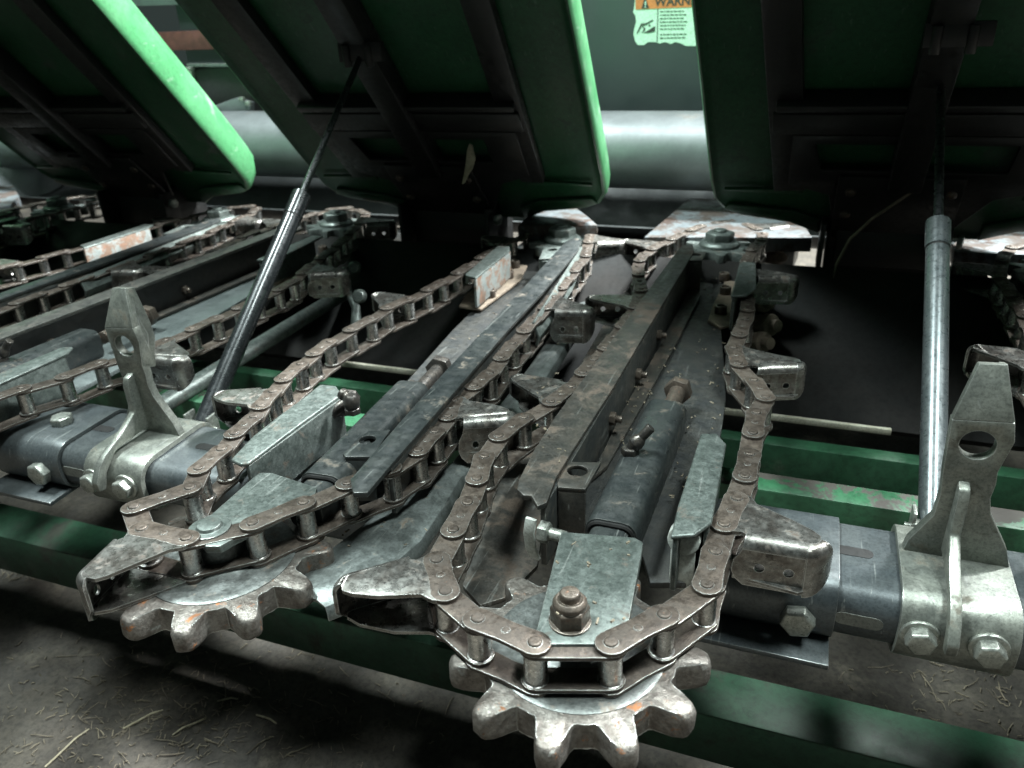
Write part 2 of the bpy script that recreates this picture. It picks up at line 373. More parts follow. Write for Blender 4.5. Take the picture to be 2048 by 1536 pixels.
# back sheet behind the auger
XD = -620.0
bs = thing('back_sheet', 'dark blue grey sheet steel wall behind the auger', 'panel', (0, 1790, 0))
b = MB(); b.box((0, 1800, 500), (3200, 8, 900)); part('panel', b, 'sheet', bs, 1.0)
b = MB(); b.prism([(-1600, 1560), (1600, 1560), (1600, 1796), (-1600, 1796)], 40, 46)
b2 = MB()

# trough: curved sheet below the auger
tr = MB(); rows = []
for X in (-2600, 900):
    rows.append([(X, 1580-175*math.sin(R(a)), 88-175*math.cos(R(a))) for a in range(-85, 46, 5)])
tr.grid(rows); tr.thick(3)
single('auger_trough', tr, 'trough', 'curved steel trough under the silver auger tube', 'trough', (0, 1580, -87))
au = thing('auger', 'silver auger tube lying across behind the green hoods', 'auger', (0, 1580, 88))
b = MB(); b.cyl((-2600, 1580, 88), (900, 1580, 88), 75, 48); part('tube', b, 'auger', au, sharp=60)
def flight(x0, turns, hand):
    b = MB(); rows = []
    n = 40*turns
    for i in range(int(n)+1):
        a = hand*2*math.pi*i/40; x = x0+500*i/40
        rows.append([(x, 1580+r*math.cos(a), 88+r*math.sin(a)) for r in (74, 100, 130, 160)])
    b.grid(rows); b.thick(4); return b
part('flighting', flight(-2450, 1.6, 1), 'auger', au, sharp=60)

# lower frame
def beam(name, label, y, z0, z1, mt, depth=60, x0=-2400, x1=900):
    b = MB(); b.box(((x0+x1)/2, y+depth/2, (z0+z1)/2), (x1-x0, depth, z1-z0))
    return single(name, b, mt, label, 'beam', ((x0+x1)/2, y, z0), bevel=2, seg=2)
beam('frame_beam', 'long low green frame beam crossing in front above the floor', 545, -318, -252, 'lowbeam', 60)
beam('frame_beam', 'green frame beam with worn top edge behind the black cross tube', 720, -190, -100, 'wornbeam', 34)
beam('frame_beam', 'dark green rear frame beam under the black gearbox panels', 900, -230, -150, 'greenpaint', 24)
pn = MB(); pn.extrude_poly([(-2400, 1009, -168), (900, 1009, -168), (900, 1270, -30), (-2400, 1270, -30)], (0, 6, -10))
single('skid_sheet', pn, 'blacksheet', 'black sloping skid sheet below the rear of the rows', 'panel', (0, 1010, -200), bevel=1)
for px0, px1, lab in ((1440, 1785, 'cream strip painted as lit floor in the gap between right chain and grey strut'), (692, 850, 'short cream strip painted as lit floor in the gap under the left chain')):
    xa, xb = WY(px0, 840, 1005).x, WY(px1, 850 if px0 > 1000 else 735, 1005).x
    b = MB(); b.box(((xa+xb)/2, 1005, -167), (xb-xa, 6, 9)); single('lit_floor_strip', b, 'cream', lab, 'strip', ((xa+xb)/2, 1005, -172), bevel=1)  # pale colour stands in for bright floor seen through the gaps

# ================================================================== CHAINS
rowmode(True)
R1 = [(1491.7,636.7),(1479,666.6),(1467,694),(1478,726),(1508,759),(1531,793),(1512.7,824.5),(1505.9,864.5),(1499.7,906.2),(1489.5,951),(1473.4,995.4),(1447.8,1047.4),(1431,1102),(1413.6,1168.7),(1328,1228.5),(1222,1284.4),(1070,1284.4),(955.5,1236.6),(890.5,1182),(873,1118.7),(906.6,1058.6),(935,1004.6),(953.7,956),(969,911.7),(998,871),(1047.7,833.7),(1102.4,802),(1143.4,772)][::-1]
R_tail = [(1497,611),(1491,560),(1493,517),(1508,493),(1530,470),(1510,452),(1462,440),(1410,448),(1377,460),(1340,478),(1311,491),(1282,512),(1275,530),(1279,561),(1283,580),(1268,620),(1215,690),(1168,741.8)]
L1 = [(658.5,682),(627,705),(600,727),(566,756),(545,782),(521,810),(507.6,832.6),(468,865.8),(442.6,897.6),(397.5,935.8),(379.4,974.5),(267.3,1012.7),(283,1056),(371.9,1075.3),(504.8,1045.2),(606.7,1004),(693.9,965.5),(781,934),(836,900),(870,862),(895.6,831),(907.6,799),(948,771),(980,745)]
L_tail = [(998,720),(1017,694),(1041,670),(1058,646),(1079,629),(1092,610),(1125,570),(1155,530),(1171,513),(1173,494),(1178,479),(1181.5,465),(1188,452),(1160,441),(1110,447),(1070,459),(1040,472),(1007,484),(960,515),(904.6,551),(862,574),(821,594),(775,613),(740.6,636),(699.6,658)]
def close_chain(main, tail):
    A = [W(x, y, 0) for x, y in main]
    T = [A[-1]] + [W(x, y, 0) for x, y in tail] + [A[0]]
    ln = [0]
    for a, b in zip(T, T[1:]): ln.append(ln[-1]+(b-a).length)
    n = round(ln[-1]/41.4)
    if (len(A)-1+n) % 8: n += min([d for d in range(-4, 5) if (len(A)-1+n+d) % 8 == 0], key=abs)
    out = list(A)
    for k in range(1, n):
        s = ln[-1]*k/n
        i = max(j for j in range(len(ln)) if ln[j] <= s+1e-9); i = min(i, len(T)-2)
        out.append(T[i].lerp(T[i+1], (s-ln[i])/(ln[i+1]-ln[i])))
    return out
def obround(p, q, w, z0, z1, mb, waist=0.0, n=8):
    d = (q-p); L = d.length; d.normalize(); nrm = Vector((-d.y, d.x, 0))
    pts = []
    a0 = math.atan2(d.y, d.x)
    for k in range(n+1):
        t = a0-math.pi/2+math.pi*k/n; pts.append(q+Vector((math.cos(t), math.sin(t), 0))*w/2)
    if waist: pts.append((p+q)/2+nrm*(w/2-waist))
    for k in range(n+1):
        t = a0+math.pi/2+math.pi*k/n; pts.append(p+Vector((math.cos(t), math.sin(t), 0))*w/2)
    if waist: pts.append((p+q)/2-nrm*(w/2-waist))
    mb.prism(pts, z0, z1)
def pinhead(mb, p, z):
    mb.lathe([(4.6, 0), (4.4, 1.0), (3.2, 1.7), (1.2, 1.5), (0, 1.3)], (p.x, p.y, z), (0, 0, 1), 12)
PADDLES = []
def paddle_parts(p, q, link, vs=1.0, zs=1.0):
    d = (q-p).normalized(); o = Vector((d.y, -d.x, 0)); L = (q-p).length
    f = lambda u, v, z=0.0: p+d*u+o*(v if v < 12 else 12+(v-12)*vs)+Vector((0, 0, z*(zs if z < -7 and z > -45 and abs(z+33) > 0.01 else 1)))
    wing = MB()
    T = lambda v: 0.16*max(0, v-14)                 # the blade leans a little off square
    g = lambda u, v, z=0.0: f(u+T(v), v, z)
    rr = 6.5; uu = -8-rr; VN, RN = 60.0, 13.0
    PH = [R(90*k/7) for k in range(8)]
    plan = lambda ph, inn=0.0: (uu+RN-RN*math.cos(ph)+inn*math.cos(ph), VN+RN*math.sin(ph)-inn*math.sin(ph))
    pts = [f(L+9, 2), f(L+6, 10), f(L-2, 16), g(22, 44), g(12, 60), g(6, 66)] + [g(*plan(ph, rr)) for ph in reversed(PH)] + [g(-8, 20), f(-4, 14), f(-6, 8), f(2, 2)]
    wing.extrude_poly([p+Vector((0, 0, -0.1)) for p in pts], (0, 0, -2.9))
    AR = [math.pi/2*k/7 for k in range(8)]
    rows = [[g(-8-rr*math.sin(a), v, -rr+rr*math.cos(a)-0.1) for a in AR] for v in (18, 30, 45, VN)]
    bend = MB(); bend.grid(rows); bend.thick(2.6); wing.merge(bend)
    zb = lambda ph: -39+16*(1-math.cos(ph))
    nose = MB(); nose.grid([[g(*plan(ph, rr*(1-math.sin(a))), -rr+rr*math.cos(a)-0.1) for a in AR]+[g(*plan(ph), -rr+(zb(ph)+rr)*t) for t in (0.2, 0.5, 0.8, 1.0)] for ph in PH])
    nose.thick(2.6); wing.merge(nose)
    fo = [(18, -6), (VN+0.5, -6), (VN+0.5, -39), (20, -39), (14, -34), (11, -28), (12, -18), (16, -12)]
    fl = MB()
    h1 = [g(uu, v, z) for v, z in circ(30, -22, 3.6, 14)]; h2 = [g(uu, v, z) for v, z in circ(50, -22, 3.6, 14)]
    fl.extrude_poly([g(uu, v, z) for v, z in fo], d*2.6, (h1, h2))
    wing.merge(fl)
    low = MB(); low.extrude_poly([f(u, v, -33) for u, v in [(L+6, 2), (L-2, 13), (26, 36), (12, 58), (2, 66), (-7, 64), (-13, 58), (-13, 12), (-4, 8), (2, 2)]], (0, 0, -2.6))
    wing.merge(low)
    part('paddle', wing, 'paddle', link, 0.7, 2)
def build_chain(pins, label, first_outer, pad_at, vs=1.0, zs=1.0):
    root = thing('gathering_chain', label, 'chain', (pins[0].x, pins[0].y, -36), 'gathering chains of the rows')
    rm = bpy.data.meshes.new('roller')
    rb = MB(); rb.lathe([(4, -31.5), (9.0, -31.2), (9.0, -29.2), (7.5, -28.8), (7.5, -7.2), (8.6, -6.9), (8.6, -6.0), (4, -5.9)], (0, 0, 0), (0, 0, 1), 20)
    rowmode(False); rm = finish(rb, (0, 0, 0)); rowmode(True); rm.materials.append(MT['roller'])
    n = len(pins); li = 0
    for i in range(n):
        p, q = pins[i], pins[(i+1) % n]
        outer = (i % 2) == first_outer
        b = MB()
        if outer:
            obround(p, q, 20, -0.0, -3.0, b, 1.2); obround(p, q, 20, -32.3, -35.3, b, 1.2)
            pinhead(b, p, -0.1); pinhead(b, q, -0.1)
            for w in (p, q): b.cyl((w.x, w.y, -35.6), (w.x, w.y, -0.5), 3.6, 8)
            mid = (p+q)/2; b.lathe([(3.0, 0), (2.4, 0.7), (0, 0.8)], (mid.x, mid.y, -0.1), (0, 0, 1), 10)
            o = part('outer_link', b, 'chain', root, 0.55, 2)
            if li % 4 == pad_at: paddle_parts(p, q, o, vs, zs)
            li += 1
        else:
            obround(p, q, 19, -3.2, -6.2, b); obround(p, q, 19, -29.0, -32.0, b)
            for w in (p, q): b.cyl((w.x, w.y, -31.8), (w.x, w.y, -3.6), 5.0, 10)
            o = part('inner_link', b, 'chain', root, 0.55, 2)
            for w in (p, q):
                r = bpy.data.objects.new('roller', rm); C.objects.link(r); r.parent = o
                r.location = XF.to_3x3() @ (w-Vector(root_loc(root)))*S; r.rotation_euler = (-TILT, 0, 0)
    return root
pinsR = close_chain(R1, R_tail)      # R1 starts at the inner strand, runs to the front
pinsL = close_chain(L1, L_tail)
# pin 0..1 of R1 is an outer link with a paddle; in L1 pins 1-2 inner, 0-1?: see paddle at pins 12-13
chR = build_chain(pinsR, 'brown worn gathering chain on the right side of the centre row', 0, 0)
chL = build_chain(pinsL, 'brown worn gathering chain on the left side of the centre row', 0, 2, 0.86, 1.15)

near = [o for o in chR.children_recursive if o.name.split('.')[0] == 'paddle']
tgt = min(near, key=lambda o: (o.parent.data.vertices[0].co*1000+Vector(root_loc(chR))-XF @ W(1460, 1021, 0)).length)
i_ = min(range(len(pinsR)), key=lambda k: (pinsR[k]-W(1447.8, 1047.4, 0)).length)
p, q = pinsR[i_], pinsR[(i_+1) % len(pinsR)]
d = (q-p).normalized(); o = Vector((d.y, -d.x, 0)); b = MB()
g = lambda u, v, z: p+d*(u+0.16*max(0, v-14))+o*v+Vector((0, 0, z))
for k, (z, segs) in enumerate(((-13, (0, 1, 2)), (-16.5, (0, 2)), (-20, (0, 1, 2)), (-23.5, (1, 2)), (-27, (0, 1)), (-30.5, (0, 1, 2)))):
    for sg in segs:
        v0 = 37+sg*2.2
        b.extrude_poly([g(-14.6, v0, z), g(-14.6, v0+1.5, z), g(-14.6, v0+1.5, z-0.8), g(-14.6, v0, z-0.8)], d*0.3)
part('stamped_marks', b, 'blackbolt', tgt.parent)
# ================================================================== SPROCKETS
def sprocket(cx, cy, label, phase, ztop=-36.6, th=20, rt=86, rv=64.5, teeth=11, name='idler_sprocket', hubmat='hub', group='sprockets of the chains'):
    root = thing(name, label, 'sprocket', (cx, cy, ztop-th), group)
    b = MB(); N = teeth*18; pts = []
    def ring(scale_t, z):
        out = []
        for i in range(N):
            a = 2*math.pi*i/N; x = math.cos(teeth*(a-phase))
            t = min(1, max(0, (x+0.52)/1.46)); t = t*t*(3-2*t)
            r = rv+(rt*scale_t-rv)*t + random.uniform(-0.35, 0.35)
            out.append(b.bm.verts.new((cx+r*math.cos(a), cy+r*math.sin(a), z)))
        return out
    inner_t = [b.bm.verts.new((cx+55*math.cos(2*math.pi*i/N), cy+55*math.sin(2*math.pi*i/N), ztop)) for i in range(N)]
    prof = [inner_t, ring(0.955, ztop), ring(0.985, ztop-1.6), ring(1.0, ztop-4.5), ring(1.0, ztop-th+4.5), ring(0.985, ztop-th+1.5), ring(0.95, ztop-th)]
    inner_b = [b.bm.verts.new((cx+55*math.cos(2*math.pi*i/N), cy+55*math.sin(2*math.pi*i/N), ztop-th)) for i in range(N)]
    prof.append(inner_b)
    for A, B in zip(prof, prof[1:]):
        for i in range(N): b.face([A[i], A[(i+1) % N], B[(i+1) % N], B[i]])
    for i in range(N): b.face([inner_b[i], inner_b[(i+1) % N], inner_t[(i+1) % N], inner_t[i]])
    part('tooth_ring', b, 'cast', root, sharp=50)
    h = MB(); h.lathe([(55.5, -th+2), (57.5, -1), (57.5, 0.6), (55, 1.6), (50, 0.9), (34, 0.4), (30, 3), (20, 6), (17, 30), (0, 30)], (cx, cy, ztop), (0, 0, 1), 64)
    part('hub', h, hubmat, root)
    return root
spR = sprocket(-107, 364, 'grey toothed idler sprocket at the front tip of the centre row, under the right chain', R(-87))
spL = sprocket(-401, 369, 'rust speckled toothed idler sprocket under the left chain of the centre row', R(-38.5))
def drive(cx, cy, label):
    root = thing('drive_sprocket', label, 'sprocket', (cx, cy, -30), 'sprockets of the chains')
    b = MB(); pts = []
    for i in range(90):
        a = 2*math.pi*i/90; x = math.cos(9*a); t = min(1, max(0, (x+0.5)/1.2)); pts.append((cx+(44+17*t)*math.cos(a), cy+(44+17*t)*math.sin(a)))
    b.prism(pts, -27, -9); part('tooth_ring', b, 'galv', root, 1.2)
    h = MB(); h.lathe([(34, -9), (34, -4), (30, 0), (24, 1)], (cx, cy, 0), (0, 0, 1), 28); h.hexa((cx, cy, 1), (0, 0, 1), 25, 15, 0.3); h.lathe([(12, 16), (11, 20), (0, 20.5)], (cx, cy, 0), (0, 0, 1), 16)
    part('hub_nut', h, 'galv', root, 0.8)
    return root
cA, cB = W(1122, 462, 10), W(1440, 470, 10)
LO = [(2,791),(68,765),(126.5,751.6),(190,726),(240,714),(296,698.6),(338,676),(378,659),(419,640.5),(460,622),(497,604),(533,586),(578,569),(597,550),(623,528),(640,515),(652,505),(673,489),(689,474),(705,458),(722,439),(733,424),(700,414),(673,415),(634,423),(593,439)]
def left_chain():
    sh = Vector((-ROW, 0, 0)); o = [W(x, y, 0) for x, y in LO]
    n_main = len(R1)
    front = [p+sh for p in pinsR[:n_main] if p.y < o[0].y-20 or p.x < -140]
    inner = [W(x, y, 0)+sh for x, y in R_tail[10:]]
    poly = front+o+inner
    ln = [0]; poly.append(poly[0])
    for a, b in zip(poly, poly[1:]): ln.append(ln[-1]+(b-a).length)
    n = 8*round(ln[-1]/41.4/8); out = []
    for k in range(n):
        t = ln[-1]*k/n; i = min(max(j for j in range(len(ln)) if ln[j] <= t+1e-9), len(poly)-2)
        out.append(poly[i].lerp(poly[i+1], (t-ln[i])/max(1e-6, ln[i+1]-ln[i])))
    return out
chLR = build_chain(left_chain(), 'gathering chain with rusty link ends in the neighbouring left row', 0, 1)
drL = drive(cA.x, cA.y+6, 'rear drive sprocket with hex nut at the head of the left chain, centre row')
drR = drive(cB.x, cB.y, 'rear drive sprocket with hex nut at the head of the right chain, centre row')

# ================================================================== RAILS
def side_wall(mb, a, b, z0, z1, t):
    """vertical wall of thickness t along a-b (t to the left of a->b positive)"""
    a, b = Vector((a.x, a.y, 0)), Vector((b.x, b.y, 0)); d = (b-a).normalized(); n = Vector((-d.y, d.x, 0))*t
    mb.extrude_poly([(a.x, a.y, z0), (b.x, b.y, z0), (b.x, b.y, z1), (a.x, a.y, z1)], n)
def bolt(mb, base, axis, r, h, shank=0, ph=0.2):
    ax = Vector(axis).normalized()
    mb.hexa(base, ax, r, h, ph)
    if shank: mb.cyl(Vector(base)+ax*h, Vector(base)+ax*(h+shank), r*0.55, 12)
def bracket(root, pts, hole, z, depth, zh, hx, hy, front):
    """small folded U bracket: top plate with a round hole, front and back legs"""
    b = MB(); P = WP(pts, z); h = W(*hole, z)
    b.prism(P, z, z-4, [circ(h.x, h.y, hx, 20, hy)])
    fa, fb = W(*front[0], z), W(*front[1], z)
    side_wall(b, fa, fb, z-3.9, z-depth, 4)
    return part('bracket', b, zh, root, 0.8)
def rail(label, top, z, depth, matn, wallA, wallB):
    P = WP(top, z); c = P[0]
    root = thing('chain_rail', label, 'rail', (c.x, c.y, z-depth), 'long rails beside the chains')
    b = MB(); b.prism(P, z, z-5); part('top_flange', b, matn, root, 1.2, 2)
    a, q = W(*wallA, z), W(*wallB, z)
    b = MB(); side_wall(b, a, q, z-4.8, z-depth, 5); part('side_flange', b, 'railside', root, 0.8)
    return root, a, q
ZR = 8
raA, a, q = rail('brown scuffed steel rail with bolts, right of the row gap in the centre row',
   [(1034,978),(1038,958),(1065,905),(1110,833),(1181,738),(1280,602),(1356,499),(1370,489),(1386,490),(1388,500),(1380,517),(1310,633),(1225,777),(1150,893),(1112,955),(1094,1004),(1075,1012),(1062,990),(1046,990)],
   ZR, 62, 'rail', (1092,1000), (1384,510))
def rail_bolts(root, a, q, fr, sgn, r=7):
    d = (q-a); ax = Vector((d.y, -d.x, 0)).normalized()*sgn
    for t, z in fr:
        p = a+d*t; b = MB(); bolt(b, (p.x, p.y, z), ax, r, 6, 6); part('bolt', b, 'rustbolt', root, 0.4)
rail_bolts(raA, a, q, [(0.10, -20), (0.28, -22), (0.45, -26), (0.62, -24)], 1)
bracket(raA, [(1113,957),(1137,923),(1202,924),(1171,978),(1116,974)], (1155,941), 4, 54, 'rail', 8.5, 8.5, ((1116,974),(1171,978)))
bracket(raA, [(1366,520),(1369,503),(1412,503),(1404,521)], (1391,509), 6, 54, 'rail', 9, 9, ((1367,521),(1404,521)))
b = MB(); pts = [W(1054,1032,-8), W(1050,1060,-22), W(1054,1090,-38), W(1062,1110,-48)]
rows = [[p+Vector((dx, -dx*0.2, 0)) for dx in (0, 6, 9)] for p in pts]
b.grid(rows); b.thick(3); part('wear_strip', b, 'white', raA, 0.4, label='white plastic wear strip')
b = MB(); p = W(1080,1062,-16); bolt(b, p, (1, -0.1, 0), 9, 8, 14); part('bolt', b, 'zincbolt', raA, 0.4, label='shiny zinc nut and bolt')

b = MB(); b.prism(WP([(1388,560),(1402,590),(1345,700),(1290,800),(1215,930),(1180,960),(1240,830),(1320,690)], -40), -40, -44); part('foot_flange', b, 'rail', raA, 0.8)
raB, a2, q2 = rail('thin dark grey steel rail left of the row gap in the centre row',
   [(700,958),(732,922),(800,843),(890,742),(1000,625),(1100,516),(1132,482),(1150,474),(1163,480),(1156,500),(1085,585),(1020,655),(925,765),(783,928),(735,985),(706,985)],
   ZR, 50, 'dark', (783,928), (1158,490))
b = MB(); rows = []
for t in (0.0, 0.1, 0.25, 0.5, 0.75, 1.0):
    p = W(1158,490, ZR-3).lerp(W(1060,640, ZR-3), t); rows.append([p+Vector((2, 0, -4)), p+Vector((8+10*math.sin(t*3), 0, -16-6*t)), p+Vector((6, 0, -34))])
b.grid(rows); b.thick(3); part('wear_strip', b, 'galv', raB, 0.3, label='polished curved end of the rail')
bracket(raB, [(685,906),(737,861),(781,859),(744,913),(690,913)], (735,879), 3, 46, 'dark', 7.5, 8, ((688,913),(744,913)))
bracket(raB, [(1078,518),(1088,493),(1134,493),(1120,515)], (1104,499), 6, 54, 'galv', 9, 9, ((1078,518),(1120,517)))

# ================================================================== TENSIONERS
def tensioner(label, f, r, f_in, plate, zp, nut, wmm=40, stub=70, z=-2, head=None, split=None, galvplate='galv'):
    F, B = W(*f, z), W(*r, z)
    root = thing('chain_tensioner', label, 'tensioner', (F.x, F.y, -44), 'tube tensioners that carry the idler sprockets')
    zc = z-wmm/2
    F0, B0 = Vector((F.x, F.y, zc)), Vector((B.x, B.y, zc)); d = (B0-F0).normalized()
    b = MB(); b.profile(rrect(wmm, wmm, 11, 5), F0, B0, rrect(wmm-7, wmm-7, 8, 5)); part('outer_tube', b, 'dark', root, 0.6)
    I = W(*f_in, z-4); I0 = Vector((I.x, I.y, zc)); 
    b = MB(); b.profile(rrect(wmm-9, wmm-9, 8, 5), F0-d*stub, F0+d*60); part('inner_tube', b, 'dark', root, 0.6)
    b = MB(); b.tube([F0+Vector((0, 0, 0))-d*1.5+(d.cross(Vector((0, 0, 1)))*a+Vector((0, 0, c))) for a, c in rrect(wmm-5, wmm-5, 9, 4)+rrect(wmm-5, wmm-5, 9, 4)[:1]], 1.8, 6); part('seal_bead', b, 'rubber_slot_shade', root)
    P = WP(plate, zp); b = MB(); b.prism(P, zp, zp-7); part('mount_plate', b, galvplate, root, 1.4)
    b = MB(); nn = W(*nut, zp)
    return root, F0, B0, d, nn
tnR, F0, B0, d, nn = tensioner('dark tube tensioner with galvanised mount plate and rusty nut, right chain of the centre row', (1222,1042), (1334,800), (1230,1066),
   [(1122,1062),(1270,1074),(1287,1084),(1283,1110),(1252,1276),(1240,1288),(1085,1288),(1068,1276)], -1, (1140,1243))
b = MB(); b.lathe([(13.5, 0), (13.5, 1.5), (10, 1.6)], nn, (0, 0, 1), 24); b.hexa(nn+Vector((0, 0, 1.5)), (0, 0, 1), 12.6, 12, 0.35)
b.lathe([(10.9, 13), (10.8, 16), (8.6, 18.5), (7, 18)], nn, (0, 0, 1), 24); b.lathe([(6.6, 17), (6.6, 22), (5.6, 23.5), (0, 23.8)], nn, (0, 0, 1), 18)
part('lock_nut', b, 'rustbolt', tnR, 0.5)
def rear_bolt(root, B0, d, L, nr=15, mt='rustbolt'):
    b = MB(); b.hexa(B0+d*2, d, nr+2, 9, 0.3); b.cyl(B0, B0+d*L, 8.5, 18); b.hexa(B0+d*L, d, nr, 14, 0.2); part('adjusting_bolt', b, mt, root, 0.5)
def zerk(root, p, up=(0.35, 0.25, 1), mt='blackbolt'):
    b = MB(); u = Vector(up).normalized()
    b.hexa(p, (0, 0, 1), 8, 7, 0.1); b.lathe([(5, 0), (5.5, 4), (7, 7), (6.2, 12), (4.2, 15), (4.4, 17), (4.4, 27), (0, 27.5)], p+Vector((0, 0, 5)), (0.55, 0.2, 0.7), 14)
    part('grease_fitting', b, mt, root, 0.4)
rear_bolt(tnR, B0, d, 62)
zerk(tnR, W(1260, 908, -3))
tnL, F0, B0, d, nn = tensioner('dark chipped tube tensioner with triangular galvanised plate, left chain of the centre row', (640,948), (822,762), (600,985),
   [(520,944),(545,945),(634,974),(628,998),(560,1030),(470,1075),(440,1092),(410,1092),(388,1070),(395,1052),(505,955)], -4, (420,1058), stub=30)
b = MB(); b.lathe([(16, 0), (16, 2), (10, 2.2), (9, 5), (0, 5.5)], nn, (0, 0, 1), 20); part('lock_nut', b, 'galv', tnL, 0.5)
rear_bolt(tnL, B0, d, 75, 16, 'blackbolt')
b = MB(); p = W(706, 826, -2)
b.hexa(p, (0, 0, 1), 8.5, 6, 0.1); b.lathe([(6, 0), (8, 4), (8.5, 9), (6.5, 13), (5, 15)], p+Vector((0, 0, 5)), (0, 0, 1), 16)
b.lathe([(4, 0), (4.5, 8), (6, 10), (6, 14), (0, 17)], p+Vector((0, 0, 14)), (-0.8, 0.25, 0.25), 14); part('grease_fitting', b, 'blackbolt', tnL, 0.4)
b = MB(); p = W(700, 800, 2); b.hexa(p, (-0.2, 1, 0.4), 9, 8, 0.2); b.cyl(p, p+Vector((-18, -20, -12)), 6, 12); p = W(672, 822, -8); b.cyl(p, p+Vector((16, 8, 0)), 6, 12); b.lathe([(8, 0), (8, 4), (6, 5)], p, (-1, -0.6, 0), 16)
part('side_bolt', b, 'blackbolt', tnL, 0.4)

# ================================================================== CHAIN GUIDES
def guide(label, top, z, depth, walls, mt='galv', wallmt=None, lip=None):
    P = WP(top, z)
    root = thing('chain_guide', label, 'guide', (P[0].x, P[0].y, z-depth), 'folded guides along the chains')
    b = MB(); b.prism(P, z, z-4); part('top_face', b, mt, root, 1.8, 3)
    for wa, wb, t in walls:
        b = MB(); side_wall(b, W(*wa, z), W(*wb, z), z-3, z-depth, t); part('side_face', b, wallmt or mt, root, 0.8)
    return root
gRF = guide('grey green folded chain guide beside the right chain, with a chamfered front end', [(1402,866),(1434,866),(1453,887),(1424,1044),(1390,1069),(1341,1072),(1356,1010)], 6, 50,
   [((1346,1068), (1406,870), -4), ((1420,1046), (1448,890), 4)])
b = MB(); p = W(1366, 1085, -8); b.cyl(p+Vector((0, 2, 0)), p+Vector((0, 14, -2)), 12, 16); b.box((p.x, p.y+6, -36), (18, 5, 36)); part('wear_pad', b, 'white', gRF, 1.0, label='worn white pad in the guide end')
gLF = guide('grey green folded chain guide beside the left chain, broad scratched face', [(461,918),(506,871),(560,829),(612,791),(640,768),(672,771),(684,788),(600,848),(497,926),(480,928)], 6, 46,
   [((497,926), (684,790), 4)])
gRR = guide('pale green chain guide at the rear of the right chain above a dusty base', [(1480,523),(1512,525),(1513,575),(1494,590),(1462,591)], 8, 50, [((1464,589), (1482,525), -4)])
gLR = guide('peeling rusty chain guide at the rear of the left chain', [(929,549),(995,491),(1019,492),(1020,500),(952,556),(946,554)], 10, 46, [((952,556), (1021,499), 4)], 'galv', 'guidepeel')
for g, pts, nuts, z in ((gLR, [(918,612),(930,590),(1040,500),(1060,520),(1040,560),(962,618)], [(981,594),(1018,556),(1030,535)], -40),
                     (gRR, [(1416,640),(1425,612),(1450,560),(1490,560),(1490,640),(1440,655)], [(1441,627),(1450,588),(1448,560)], -42)):
    b = MB(); b.prism(WP(pts, z), z, z-4); part('base_plate', b, 'dust', g, 1)
    for n in nuts:
        b = MB(); p = W(*n, z); b.lathe([(8.5, 0), (8.5, 12), (6, 12.5), (5.5, 9), (0, 9)], p, (0, 0, 1), 16); part('base_nut', b, 'rustbolt', g, 0.4)

# ================================================================== DECKS
def plate(name, label, pts, z, th, mt, cat, bev=1.2, group=None):
    P = WP(pts, z); b = MB(); b.prism(P, z, z-th)
    return single(name, b, mt, label, cat, (P[0].x, P[0].y, z-th), bevel=bev, group=group)
dkR = plate('deck_plate', 'oily dark deck plate under the right tensioner of the centre row', [(1092,1075),(1110,1000),(1240,775),(1385,535),(1470,535),(1440,640),(1448,720),(1452,800),(1440,880),(1400,1165),(1300,1165),(1285,1110)], -46, 6, 'grit', 'deck plate')
dkL = plate('deck_plate', 'dark deck plate under the left rail of the centre row', [(640,1010),(690,900),(905,660),(1010,555),(1050,505),(1180,505),(1110,620),(960,800),(830,960),(700,1010)], -47, 6, 'grit', 'deck plate')
snap = thing('snapping_plate', 'curved shiny snapping plate between the two front sprockets', 'plate', tuple(W(640, 1200, -70)), None)
rows = []
for (lx, ly), (rx, ry), z in (((588,1197),(650,1216),-58), ((604,1165),(704,1194),-56), ((636,1128),(764,1148),-56), ((704,1076),(836,1086),-55), ((790,1010),(884,1014),-55), ((880,950),(915,960),-55), ((905,935),(1005,880),-55), ((985,840),(1080,770),-55), ((1060,740),(1130,690),-55), ((1140,620),(1190,605),-55)):
    a, c = W(lx, ly, z), W(rx, ry, z)
    rows.append([a, a.lerp(c, 0.35)+Vector((0, 0, 3)), a.lerp(c, 0.75)+Vector((0, 0, 3)), c, c+Vector((1.5, -1, -4)), c+Vector((2, -1.5, -9))])
b = MB(); b.grid(rows); b.thick(4); part('plate', b, 'deck', snap, 0.5)
for x, y in ((783,1108), (930,912)):
    b = MB(); b.lathe([(5, 0), (4, 1.2), (0, 1.4)], W(x, y, -56), (0, 0, 1), 12); part('rivet', b, 'zincbolt', snap)
plate('snapping_plate', 'flat brown snapping plate at the right side of the row gap', [(925,1170),(955,1080),(1000,960),(1120,800),(1200,660),(1250,580),(1275,600),(1180,780),(1100,960),(1075,1130),(1010,1195),(960,1210)], -62, 5, 'rail', 'plate')
gp = plate('gearbox_cover', 'smooth grey gearbox cover between the two rear drive sprockets', [(1180,515),(1195,478),(1320,476),(1400,478),(1560,500),(1470,545),(1290,560),(1180,545)], -50, 30, 'grit', 'cover', 3)
gq = plate('gearbox_cover', 'dark grey stepped gearbox cover behind the rear guides', [(1000,520),(1060,470),(1600,480),(1590,500),(1420,520),(1180,510)], -62, 40, 'dark', 'cover', 3)

